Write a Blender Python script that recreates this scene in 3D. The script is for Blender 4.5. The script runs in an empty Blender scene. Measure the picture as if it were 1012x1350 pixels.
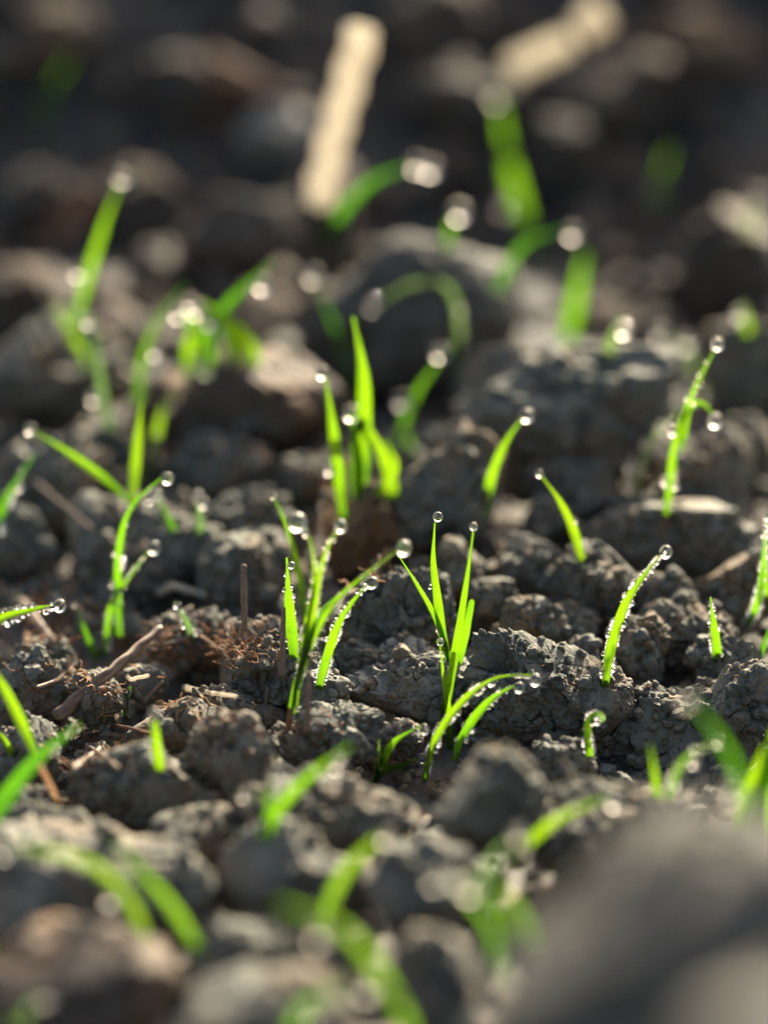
import bpy, math, random
import numpy as np
from mathutils import Vector
random.seed(11)
RNG = np.random.default_rng(7)
SC = bpy.context.scene
COL = SC.collection
S = 0.01                      # every length below is in centimetres, S turns it into metres

# ------------------------------------------------------------------ camera
PITCH = math.radians(24.0)
FD = 90.0                     # focus distance, cm
PXS = 0.017                   # cm per photo pixel in the focus plane (photo 1012 x 1350)
F = np.array([0, math.cos(PITCH), -math.sin(PITCH)])
U = np.array([0, math.sin(PITCH), math.cos(PITCH)])
X = np.array([1.0, 0, 0])
CAM = -FD*F + (880-675)*PXS*U
cam = bpy.data.cameras.new('camera')
co = bpy.data.objects.new('camera', cam); COL.objects.link(co)
co.location = Vector(CAM*S)
co.rotation_euler = (math.pi/2-PITCH, 0, 0)
cam.sensor_fit = 'VERTICAL'; cam.sensor_height = 36.0; cam.sensor_width = 27.0
cam.lens = 36.0*FD/(1350*PXS)
cam.clip_start = 0.02; cam.clip_end = 200
cam.dof.use_dof = True
FOC = 87.0                    # where the lens is focused, cm
cam.dof.focus_distance = FOC*S
APERTURE = 3.2
cam.dof.aperture_fstop = cam.lens/(APERTURE*10)
SC.camera = co

# ------------------------------------------------------------------ light
SUN_AZ, SUN_EL = math.radians(18), math.radians(25)   # azimuth from +Y towards +X: behind the seedlings, to the right
w = bpy.data.worlds.new('World'); SC.world = w; w.use_nodes = True
nt = w.node_tree; bg = nt.nodes['Background']
sky = nt.nodes.new('ShaderNodeTexSky'); sky.sky_type = 'NISHITA'; sky.sun_disc = False
sky.sun_elevation = SUN_EL; sky.sun_rotation = SUN_AZ
sky.dust_density = 6.0
nt.links.new(sky.outputs[0], bg.inputs[0]); bg.inputs[1].default_value = 0.072
sl = bpy.data.lights.new('sun', 'SUN'); sl.energy = 5.0; sl.angle = math.radians(0.8); sl.color = (1.0, 0.90, 0.70)
so = bpy.data.objects.new('sun', sl); COL.objects.link(so)
sd = Vector((math.sin(SUN_AZ)*math.cos(SUN_EL), math.cos(SUN_AZ)*math.cos(SUN_EL), math.sin(SUN_EL)))
so.rotation_euler = sd.to_track_quat('Z', 'Y').to_euler()
so.location = sd*2
SC.view_settings.view_transform = 'Standard'; SC.view_settings.look = 'None'
SC.view_settings.exposure = 2.35; SC.view_settings.gamma = 1.0
SC.render.engine = 'CYCLES'
cy = SC.cycles
cy.max_bounces = 10; cy.transmission_bounces = 8; cy.diffuse_bounces = 3; cy.glossy_bounces = 4
cy.caustics_refractive = False; cy.caustics_reflective = False
cy.sample_clamp_indirect = 8.0
cy.use_denoising = True
try: cy.denoiser = 'OPENIMAGEDENOISE'
except Exception: pass

# ------------------------------------------------------------------ pixel <-> space
def ray(px, py):
    return F + X*((px-506)*PXS/FD) + U*((675-py)*PXS/FD)
def dblur(c):
    """depth whose blur disc is c photo pixels across; negative is nearer than the focus"""
    return FOC/(1-c*PXS*FOC/FD/APERTURE)
def project(P):
    v = P-CAM; d = v@F
    return (v@X)/d*FD/PXS+506, 675-(v@U)/d*FD/PXS, d

# ------------------------------------------------------------------ numpy noise
def _h(ix, iy, iz, seed):
    with np.errstate(over='ignore'):
        h = (ix.astype(np.uint32)*np.uint32(374761393) + iy.astype(np.uint32)*np.uint32(668265263)
             + iz.astype(np.uint32)*np.uint32(2147483647) + np.uint32((seed*1274126177) & 0xffffffff))
        h = (h ^ (h >> np.uint32(13)))*np.uint32(1274126177)
        h = (h ^ (h >> np.uint32(15)))*np.uint32(2246822519)
        h = h ^ (h >> np.uint32(16))
    return h
def _r(h): return (h & np.uint32(0xffff)).astype(np.float32)/65535.0
def noise(P, seed=0):
    Pi = np.floor(P).astype(np.int64); f = (P-Pi).astype(np.float32)
    u = f*f*f*(f*(f*6-15)+10)
    out = 0
    for dx in (0, 1):
        wx = u[:, 0] if dx else 1-u[:, 0]
        for dy in (0, 1):
            wy = u[:, 1] if dy else 1-u[:, 1]
            for dz in (0, 1):
                wz = u[:, 2] if dz else 1-u[:, 2]
                h = _h(Pi[:, 0]+dx, Pi[:, 1]+dy, Pi[:, 2]+dz, seed)
                gx = _r(h)*2-1; gy = _r(h >> np.uint32(8))*2-1; gz = _r(h >> np.uint32(16))*2-1
                out = out + wx*wy*wz*(gx*(f[:, 0]-dx)+gy*(f[:, 1]-dy)+gz*(f[:, 2]-dz))
    return out*1.4
def fbm(P, seed=0, n=4, gain=0.5):
    o = 0; a = 1
    for i in range(n):
        o = o + a*noise(P*(2.03**i)+7.3*i, seed+i); a *= gain
    return o
def lumps(P, seed=0):
    """rounded aggregates: 0 in the creases, 1 on top of each lump"""
    Pi = np.floor(P).astype(np.int64); f = (P-Pi).astype(np.float32)
    best = np.full(len(P), 9.0, np.float32)
    zr = (-1, 0, 1) if np.ptp(P[:, 2]) > 1e-6 else (0,)
    for dx in (-1, 0, 1):
        for dy in (-1, 0, 1):
            for dz in zr:
                h = _h(Pi[:, 0]+dx, Pi[:, 1]+dy, Pi[:, 2]+dz, seed)
                ox = _r(h); oy = _r(h >> np.uint32(8)); oz = _r(h >> np.uint32(16)) if len(zr) > 1 else 0.5
                d = (dx+ox-f[:, 0])**2+(dy+oy-f[:, 1])**2+((dz+oz-f[:, 2])**2 if len(zr) > 1 else 0)
                best = np.minimum(best, d)
    return np.sqrt(np.clip(1-best, 0, 1))

# ------------------------------------------------------------------ mesh helpers
def make_mesh(name, V, Fa, mat, smooth=True, uv=None):
    me = bpy.data.meshes.new(name)
    V = np.asarray(V, np.float32); Fa = np.asarray(Fa, np.int32)
    k = Fa.shape[1]
    me.vertices.add(len(V)); me.vertices.foreach_set('co', (V*S).ravel())
    me.loops.add(Fa.size); me.loops.foreach_set('vertex_index', Fa.ravel())
    me.polygons.add(len(Fa))
    me.polygons.foreach_set('loop_start', np.arange(0, Fa.size, k, dtype=np.int32))
    me.polygons.foreach_set('loop_total', np.full(len(Fa), k, np.int32))
    me.polygons.foreach_set('use_smooth', np.full(len(Fa), smooth, bool))
    if uv is not None:
        l = me.uv_layers.new(name='UVMap')
        l.data.foreach_set('uv', np.asarray(uv, np.float32)[Fa.ravel()].ravel())
    me.update(calc_edges=True); me.validate()
    me.materials.append(mat)
    return me
def link(name, me, loc=(0, 0, 0), parent=None):
    o = bpy.data.objects.new(name, me); COL.objects.link(o)
    o.location = Vector(np.asarray(loc, float)*S)
    if parent is not None: o.parent = parent
    return o
def tag(o, label=None, cat=None, group=None, kind=None):
    if label: o['label'] = label
    if cat: o['category'] = cat
    if group: o['group'] = group
    if kind: o['kind'] = kind
    return o
_ico = {}
def ico(n):
    if n in _ico: return _ico[n]
    t = (1+5**.5)/2
    V = [(-1, t, 0), (1, t, 0), (-1, -t, 0), (1, -t, 0), (0, -1, t), (0, 1, t), (0, -1, -t), (0, 1, -t), (t, 0, -1), (t, 0, 1), (-t, 0, -1), (-t, 0, 1)]
    V = [np.array(v)/np.linalg.norm(v) for v in V]
    Fc = [(0, 11, 5), (0, 5, 1), (0, 1, 7), (0, 7, 10), (0, 10, 11), (1, 5, 9), (5, 11, 4), (11, 10, 2), (10, 7, 6), (7, 1, 8), (3, 9, 4), (3, 4, 2), (3, 2, 6), (3, 6, 8), (3, 8, 9), (4, 9, 5), (2, 4, 11), (6, 2, 10), (8, 6, 7), (9, 8, 1)]
    V = np.array(V); Fc = np.array(Fc)
    for _ in range(n):
        E = np.concatenate([Fc[:, [0, 1]], Fc[:, [1, 2]], Fc[:, [2, 0]]]); E.sort(axis=1)
        Eu, inv = np.unique(E, axis=0, return_inverse=True); inv = inv.ravel()
        M = V[Eu].mean(axis=1); M /= np.linalg.norm(M, axis=1)[:, None]
        m = len(Fc); a, b, c = inv[:m]+len(V), inv[m:2*m]+len(V), inv[2*m:]+len(V)
        V = np.concatenate([V, M])
        Fc = np.concatenate([np.stack([Fc[:, 0], a, c], 1), np.stack([Fc[:, 1], b, a], 1), np.stack([Fc[:, 2], c, b], 1), np.stack([a, b, c], 1)])
    _ico[n] = (V, Fc); return _ico[n]

# ------------------------------------------------------------------ materials
class NT:
    def __init__(s, name):
        s.m = bpy.data.materials.new(name); s.m.use_nodes = True; s.t = s.m.node_tree; s.t.nodes.clear()
        s.out = s.n('ShaderNodeOutputMaterial')
    def n(s, ty, **kw):
        x = s.t.nodes.new(ty)
        for k, v in kw.items():
            if k in x.bl_rna.properties: setattr(x, k, v)
            else: x.inputs[k.replace('_', ' ')].default_value = v
        return x
    def l(s, a, b): s.t.links.new(a, b)
    def ramp(s, fac, stops):
        r = s.n('ShaderNodeValToRGB'); e = r.color_ramp.elements
        while len(e) < len(stops): e.new(0.5)
        for q, (p, c) in zip(e, stops): q.position = p; q.color = (*c, 1)
        s.l(fac, r.inputs[0]); return r.outputs[0]

def soil_mat(name, dark, mid, light, brown, brown_amt, bump=1.0, cm=100.0):
    a = NT(name)
    tc = a.n('ShaderNodeTexCoord'); mp = a.n('ShaderNodeMapping'); mp.inputs['Scale'].default_value = (cm, cm, cm)
    oi = a.n('ShaderNodeObjectInfo')
    a.l(tc.outputs['Object'], mp.inputs[0])
    ad = a.n('ShaderNodeVectorMath', operation='ADD'); a.l(mp.outputs[0], ad.inputs[0])
    ml = a.n('ShaderNodeMath', operation='MULTIPLY'); ml.inputs[1].default_value = 50; a.l(oi.outputs['Random'], ml.inputs[0]); a.l(ml.outputs[0], ad.inputs[1])
    v = ad.outputs[0]
    n1 = a.n('ShaderNodeTexNoise', Scale=1.1, Detail=6.0, Roughness=0.62); a.l(v, n1.inputs['Vector'])
    n2 = a.n('ShaderNodeTexNoise', Scale=0.45, Detail=4.0, Roughness=0.6); a.l(v, n2.inputs['Vector'])
    n3 = a.n('ShaderNodeTexNoise', Scale=14.0, Detail=5.0, Roughness=0.7); a.l(v, n3.inputs['Vector'])
    n4 = a.n('ShaderNodeTexNoise', Scale=4.5, Detail=4.0, Roughness=0.65); a.l(v, n4.inputs['Vector'])
    c1 = a.ramp(n1.outputs[0], [(0.3, dark), (0.5, mid), (0.72, light)])
    bf = a.ramp(n2.outputs[0], [(0.62-brown_amt*0.3, (0, 0, 0)), (0.80-brown_amt*0.3, (1, 1, 1))])
    mx = a.n('ShaderNodeMix', data_type='RGBA'); a.l(bf, mx.inputs[0]); a.l(c1, mx.inputs[6]); mx.inputs[7].default_value = (*brown, 1)
    # grit: tiny pale and dark grains
    gr = a.ramp(n3.outputs[0], [(0.30, (0.5, 0.5, 0.5)), (0.5, (0.95, 0.95, 0.95)), (0.66, (1.25, 1.22, 1.18)), (0.75, (1.8, 1.7, 1.55))])
    mu = a.n('ShaderNodeMix', data_type='RGBA', blend_type='MULTIPLY'); mu.inputs[0].default_value = 1.0
    a.l(mx.outputs[2], mu.inputs[6]); a.l(gr, mu.inputs[7])
    if name == 'loose soil':      # base colour is multiplied darker towards the far bank
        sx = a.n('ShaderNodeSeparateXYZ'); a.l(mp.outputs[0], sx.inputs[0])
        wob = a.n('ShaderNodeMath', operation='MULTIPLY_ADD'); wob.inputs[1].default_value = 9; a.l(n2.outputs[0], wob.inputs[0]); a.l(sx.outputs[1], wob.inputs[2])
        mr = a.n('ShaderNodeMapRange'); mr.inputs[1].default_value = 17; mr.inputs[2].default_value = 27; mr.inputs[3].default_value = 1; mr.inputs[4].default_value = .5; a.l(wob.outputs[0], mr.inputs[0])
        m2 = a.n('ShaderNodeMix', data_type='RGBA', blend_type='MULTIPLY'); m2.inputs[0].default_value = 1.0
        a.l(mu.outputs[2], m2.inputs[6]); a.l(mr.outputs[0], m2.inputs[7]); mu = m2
    p = a.n('ShaderNodeBsdfPrincipled'); p.inputs['Roughness'].default_value = 0.86
    p.inputs['Specular IOR Level'].default_value = 0.35
    a.l(mu.outputs[2], p.inputs['Base Color'])
    msk = a.ramp(n1.outputs[0], [(0.38, (.12, .12, .12)), (0.62, (.9, .9, .9))])
    b1 = a.n('ShaderNodeBump', Strength=0.6*bump, Distance=0.0005); a.l(msk, b1.inputs['Strength']); a.l(n4.outputs[0], b1.inputs['Height'])
    b2 = a.n('ShaderNodeBump', Strength=0.9*bump, Distance=0.00025); a.l(n3.outputs[0], b2.inputs['Height']); a.l(b1.outputs[0], b2.inputs['Normal'])
    a.l(b2.outputs[0], p.inputs['Normal']); a.l(p.outputs[0], a.out.inputs[0])
    return a.m

M_CLOD = soil_mat('grey clay soil', (.046, .045, .034), (.096, .093, .071), (.185, .175, .136), (.15, .10, .055), 0.4)
M_PALE = soil_mat('pale dry clay', (.10, .093, .077), (.18, .166, .137), (.30, .275, .22), (.17, .125, .08), 0.2)
M_BROWN = soil_mat('brown humus soil', (.035, .027, .019), (.075, .054, .036), (.13, .092, .06), (.16, .085, .035), 0.45)
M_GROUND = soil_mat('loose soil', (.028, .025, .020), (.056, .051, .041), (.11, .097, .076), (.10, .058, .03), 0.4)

def leaf_mat(name, c_lo, c_hi, tr_lo, tr_hi, tmix=0.58, pale=0.0):
    a = NT(name)
    uv = a.n('ShaderNodeUVMap'); sp = a.n('ShaderNodeSeparateXYZ'); a.l(uv.outputs[0], sp.inputs[0])
    tc = a.n('ShaderNodeTexCoord')
    nz = a.n('ShaderNodeTexNoise', Scale=220.0, Detail=4.0); a.l(tc.outputs['Object'], nz.inputs['Vector'])
    # parallel veins across the width (uv.x)
    mv = a.n('ShaderNodeMath', operation='MULTIPLY'); mv.inputs[1].default_value = 62.0; a.l(sp.outputs[0], mv.inputs[0])
    sn = a.n('ShaderNodeMath', operation='SINE'); a.l(mv.outputs[0], sn.inputs[0])
    sv = a.n('ShaderNodeMath', operation='MULTIPLY_ADD'); sv.inputs[1].default_value = 0.13; sv.inputs[2].default_value = 0.0; a.l(sn.outputs[0], sv.inputs[0])
    nn = a.n('ShaderNodeMath', operation='MULTIPLY_ADD'); nn.inputs[1].default_value = 0.7; nn.inputs[2].default_value = -0.35; a.l(nz.outputs[0], nn.inputs[0])
    s1 = a.n('ShaderNodeMath', operation='ADD'); a.l(sp.outputs[1], s1.inputs[0]); a.l(nn.outputs[0], s1.inputs[1])
    s2 = a.n('ShaderNodeMath', operation='ADD', use_clamp=True); a.l(s1.outputs[0], s2.inputs[0]); a.l(sv.outputs[0], s2.inputs[1])
    oi = a.n('ShaderNodeObjectInfo')
    hs = a.n('ShaderNodeMath', operation='MULTIPLY_ADD'); hs.inputs[1].default_value = 0.03; hs.inputs[2].default_value = 0.478; a.l(oi.outputs['Random'], hs.inputs[0])
    def col(lo, hi):
        r = a.ramp(s2.outputs[0], [(0.0, lo), (0.55, hi), (1.0, tuple(.5*(x+y) for x, y in zip(lo, hi)))])
        h = a.n('ShaderNodeHueSaturation'); a.l(r, h.inputs['Color']); a.l(hs.outputs[0], h.inputs['Hue']); return h.outputs[0]
    cd = col(c_lo, c_hi); ct = col(tr_lo, tr_hi)
    bp = a.n('ShaderNodeBump', Strength=0.35, Distance=0.0001); a.l(sn.outputs[0], bp.inputs['Height'])
    p = a.n('ShaderNodeBsdfPrincipled'); p.inputs['Roughness'].default_value = 0.42; p.inputs['Specular IOR Level'].default_value = 0.45
    a.l(cd, p.inputs['Base Color']); a.l(bp.outputs[0], p.inputs['Normal'])
    t = a.n('ShaderNodeBsdfTranslucent'); a.l(ct, t.inputs[0]); a.l(bp.outputs[0], t.inputs['Normal'])
    m = a.n('ShaderNodeMixShader'); m.inputs[0].default_value = tmix
    a.l(p.outputs[0], m.inputs[1]); a.l(t.outputs[0], m.inputs[2]); a.l(m.outputs[0], a.out.inputs[0])
    return a.m
M_LEAF = leaf_mat('young grass blade', (.012, .045, .004), (.030, .095, .004), (.034, .105, .003), (.120, .265, .003))
M_DEEP = leaf_mat('deep green blade', (.010, .036, .005), (.022, .070, .006), (.018, .075, .005), (.052, .155, .004))
M_MID = leaf_mat('mid green blade', (.014, .045, .006), (.032, .085, .010), (.034, .10, .006), (.11, .235, .010))
M_DEWY = leaf_mat('dew filmed blade', (.04, .07, .025), (.09, .13, .06), (.04, .09, .018), (.10, .18, .05), 0.4)

def plain(name, cols, rough=0.7, scale=300.0, bump=0.4, tr=0.0, stretch=None):
    a = NT(name)
    tc = a.n('ShaderNodeTexCoord'); v = tc.outputs['Object']
    if stretch:
        uvn = a.n('ShaderNodeUVMap'); mp = a.n('ShaderNodeMapping'); mp.inputs['Scale'].default_value = stretch; a.l(uvn.outputs[0], mp.inputs[0]); v = mp.outputs[0]; scale = 1.0
    n = a.n('ShaderNodeTexNoise', Scale=scale, Detail=5.0, Roughness=0.65); a.l(v, n.inputs['Vector'])
    k = len(cols); c = a.ramp(n.outputs[0], [(0.3+0.4*i/(k-1), q) for i, q in enumerate(cols)])
    p = a.n('ShaderNodeBsdfPrincipled'); p.inputs['Roughness'].default_value = rough
    a.l(c, p.inputs['Base Color'])
    b = a.n('ShaderNodeBump', Strength=bump, Distance=0.0002); a.l(n.outputs[0], b.inputs['Height']); a.l(b.outputs[0], p.inputs['Normal'])
    if tr:
        t = a.n('ShaderNodeBsdfTranslucent'); a.l(c, t.inputs[0]); m = a.n('ShaderNodeMixShader'); m.inputs[0].default_value = tr
        a.l(p.outputs[0], m.inputs[1]); a.l(t.outputs[0], m.inputs[2]); a.l(m.outputs[0], a.out.inputs[0])
    else: a.l(p.outputs[0], a.out.inputs[0])
    return a.m
M_STRAW = plain('pale straw', [(.34, .28, .21), (.62, .57, .47), (.76, .73, .65)], 0.5, stretch=(7, 7, 1), tr=0.65)
M_TWIG = plain('brown dry stem', [(.05, .026, .014), (.13, .078, .042), (.26, .18, .11)], 0.7, stretch=(9, 2.5, 1))
M_RUST = plain('rust brown leaf', [(.10, .045, .02), (.19, .09, .04), (.30, .17, .09)], 0.65, stretch=(6, 2, 1), tr=0.2)
M_FIBRE = plain('dead root fibre', [(.15, .065, .022), (.34, .16, .055), (.52, .34, .17)], 0.7, scale=90.0, tr=0.3)
M_SHEATH = plain('reddish sheath', [(.10, .045, .028), (.19, .10, .055), (.26, .20, .09)], 0.5, stretch=(8, 3, 1), tr=0.35)
M_FLAKE = plain('pale husk', [(.25, .22, .17), (.36, .33, .27), (.5, .46, .38)], 0.6, scale=260.0, tr=0.3)
a = NT('dew water'); g = a.n('ShaderNodeBsdfGlass', IOR=1.333, Roughness=0.06); a.l(g.outputs[0], a.out.inputs[0]); M_WATER = a.m

# ------------------------------------------------------------------ ground
KY = [-3000, -60, -22, -14, -7, 0, 12, 22, 30, 36, 42, 50, 58, 75, 110, 200, 3000]
KZ = [0, 3.5, 2.4, 1.0, .1, 0, 0, -.5, -1.1, 1.2, 4.6, 9.0, 9.6, 8.5, 6, 3, 3]
def zbase(x, y):
    z = np.interp(y, KY, KZ)
    return z + 0.35*np.sin(x*0.21+1.0+y*0.05)*np.clip((y+30)/30, 0, 1)
def spacing(lo, hi, step, far):
    a = list(np.arange(lo, hi+1e-6, step)); s = step; p = a[-1]; up = []
    while p < far: s *= 1.35; p += s; up.append(p)
    s = step; p = a[0]; dn = []
    while p > -far: s *= 1.35; p -= s; dn.append(p)
    return np.array(dn[::-1]+a+up)
gx = spacing(-14.5, 14.5, 0.075, 3000); gy = np.concatenate([spacing(-19, 16, 0.075, 3000)])
gy = np.concatenate([gy[gy < 16], np.arange(16, 60, 0.16), gy[gy > 62]])
GX, GY = np.meshgrid(gx, gy)
P2 = np.stack([GX.ravel(), GY.ravel(), np.zeros(GX.size)], 1)
near = np.exp(-((np.abs(P2[:, 0])/60)**2+(np.abs(P2[:, 1]-15)/90)**2))
Wp = P2.copy(); Wp[:, 0] += 0.35*noise(P2*0.9+3, 5); Wp[:, 1] += 0.35*noise(P2*0.9+30, 6)
Z = zbase(P2[:, 0], P2[:, 1])
Z += (0.75*fbm(P2*0.16+5, 21, 3) + 0.55*lumps(Wp*0.42, 31)*(0.6+0.8*noise(P2*.3, 8)) + 0.30*lumps(Wp*1.05+9, 32)
      + 0.15*lumps(Wp*2.3+2, 33) + 0.06*lumps(Wp*5+4, 34) + 0.03*fbm(P2*7, 35, 2))*near
Z -= 1.3
V = np.stack([P2[:, 0], P2[:, 1], Z], 1)
nx, ny = len(gx), len(gy)
I = np.arange(nx*ny).reshape(ny, nx)
Fq = np.stack([I[:-1, :-1].ravel(), I[:-1, 1:].ravel(), I[1:, 1:].ravel(), I[1:, :-1].ravel()], 1)
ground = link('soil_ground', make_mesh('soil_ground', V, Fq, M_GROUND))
tag(ground, kind='structure')
def zground(x, y):
    i = min(max(np.searchsorted(gx, x)-1, 0), nx-2); j = min(max(np.searchsorted(gy, y)-1, 0), ny-2)
    return Z[j*nx+i]
def ray_base(px, py):
    """where the pixel's ray meets the smooth ground profile"""
    r = ray(px, py); d = np.linspace(50, 200, 3001)
    P = CAM+d[:, None]*r
    m = np.nonzero(P[:, 2] < zbase(P[:, 0], P[:, 1]))[0]
    k = m[0] if len(m) else 3000
    return P[k], d[k]

# ------------------------------------------------------------------ clods
def clod_shape(n, rx, ry, rz, seed, rough=1.0, planes=9, soft=0.04, bed=0.0):
    rg = np.random.default_rng(seed)
    V, Fc = ico(n)
    r = np.full(len(V), 1.0)
    R = 1.12
    # broken faces: smooth minimum of several planes
    acc = np.exp(-R/soft)*np.ones(len(V))
    for k in range(planes):
        a_ = rg.normal(size=3); a_ /= np.linalg.norm(a_)
        h = rg.uniform(0.72, 1.02); c = V@a_
        acc += np.where(c > 0.05, np.exp(-np.clip(h/np.maximum(c, 0.05), 0, 8)/soft), 0)
    r = -soft*np.log(acc)
    r *= 1+0.22*noise(V*1.4+seed*3.1, seed)
    P = V*r[:, None]*np.array([rx, ry, rz])
    m = (rx+ry+rz)/3
    W = P + 0.25*np.stack([noise(P*1.3+11, seed+1), noise(P*1.3+23, seed+2), noise(P*1.3+37, seed+3)], 1)
    k1 = np.clip(0.5+2.0*noise(P*.8, seed+14), 0, 1)      # crumbly here, smooth there
    rid = 1-2*np.abs(fbm(W*1.5/max(m, .7)+seed, seed+15, 4, 0.55))
    d = rough*(0.17*min(m, 2.2)*fbm(P*(1.1/max(m, .5))+seed, seed+4, 3)
         + 0.15*min(m, 1.4)*(rid-.5)
         + 0.07*min(m, 1.4)*(lumps(W*0.95+seed, seed+5)-0.7)*k1
         + 0.022*min(m, 1.2)*(lumps(W*2.5+seed, seed+6)-0.7)*k1
         + 0.012*min(m*1.5, 1)*(lumps(W*6.5, seed+7)-0.7)
         + 0.055*min(m*1.5, 1)*fbm(P*3.4, seed+8, 5, 0.6)*(0.25+0.9*k1))
    # cracks
    cr = np.abs(noise(W*0.9/max(m*.6, .4)+51, seed+9)); d -= rough*0.17*min(m, 1.5)*np.exp(-(cr/0.028)**2)
    P = P + V*d[:, None]
    if planes >= 7:      # freshly broken faces, flatter than the crumbly rest
        for k in range(6):
            a_ = rg.normal(size=3); a_[2] *= .8; a_ /= np.linalg.norm(a_)
            q = P@a_; h = rg.uniform(.60, .80)*q.max()
            P = P - a_*(np.clip(q-h, 0, None)*0.86)[:, None]
    if bed:     # layered, flaky bedding
        q = P@np.array([0.25, 0.1, 0.96])*3.2+0.9*noise(P*0.8, seed+12)
        P = P + V*(bed*(np.abs((q % 1)-0.5)-0.25))[:, None]
    return P, Fc
GC = 'soil clods on the field'
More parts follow.
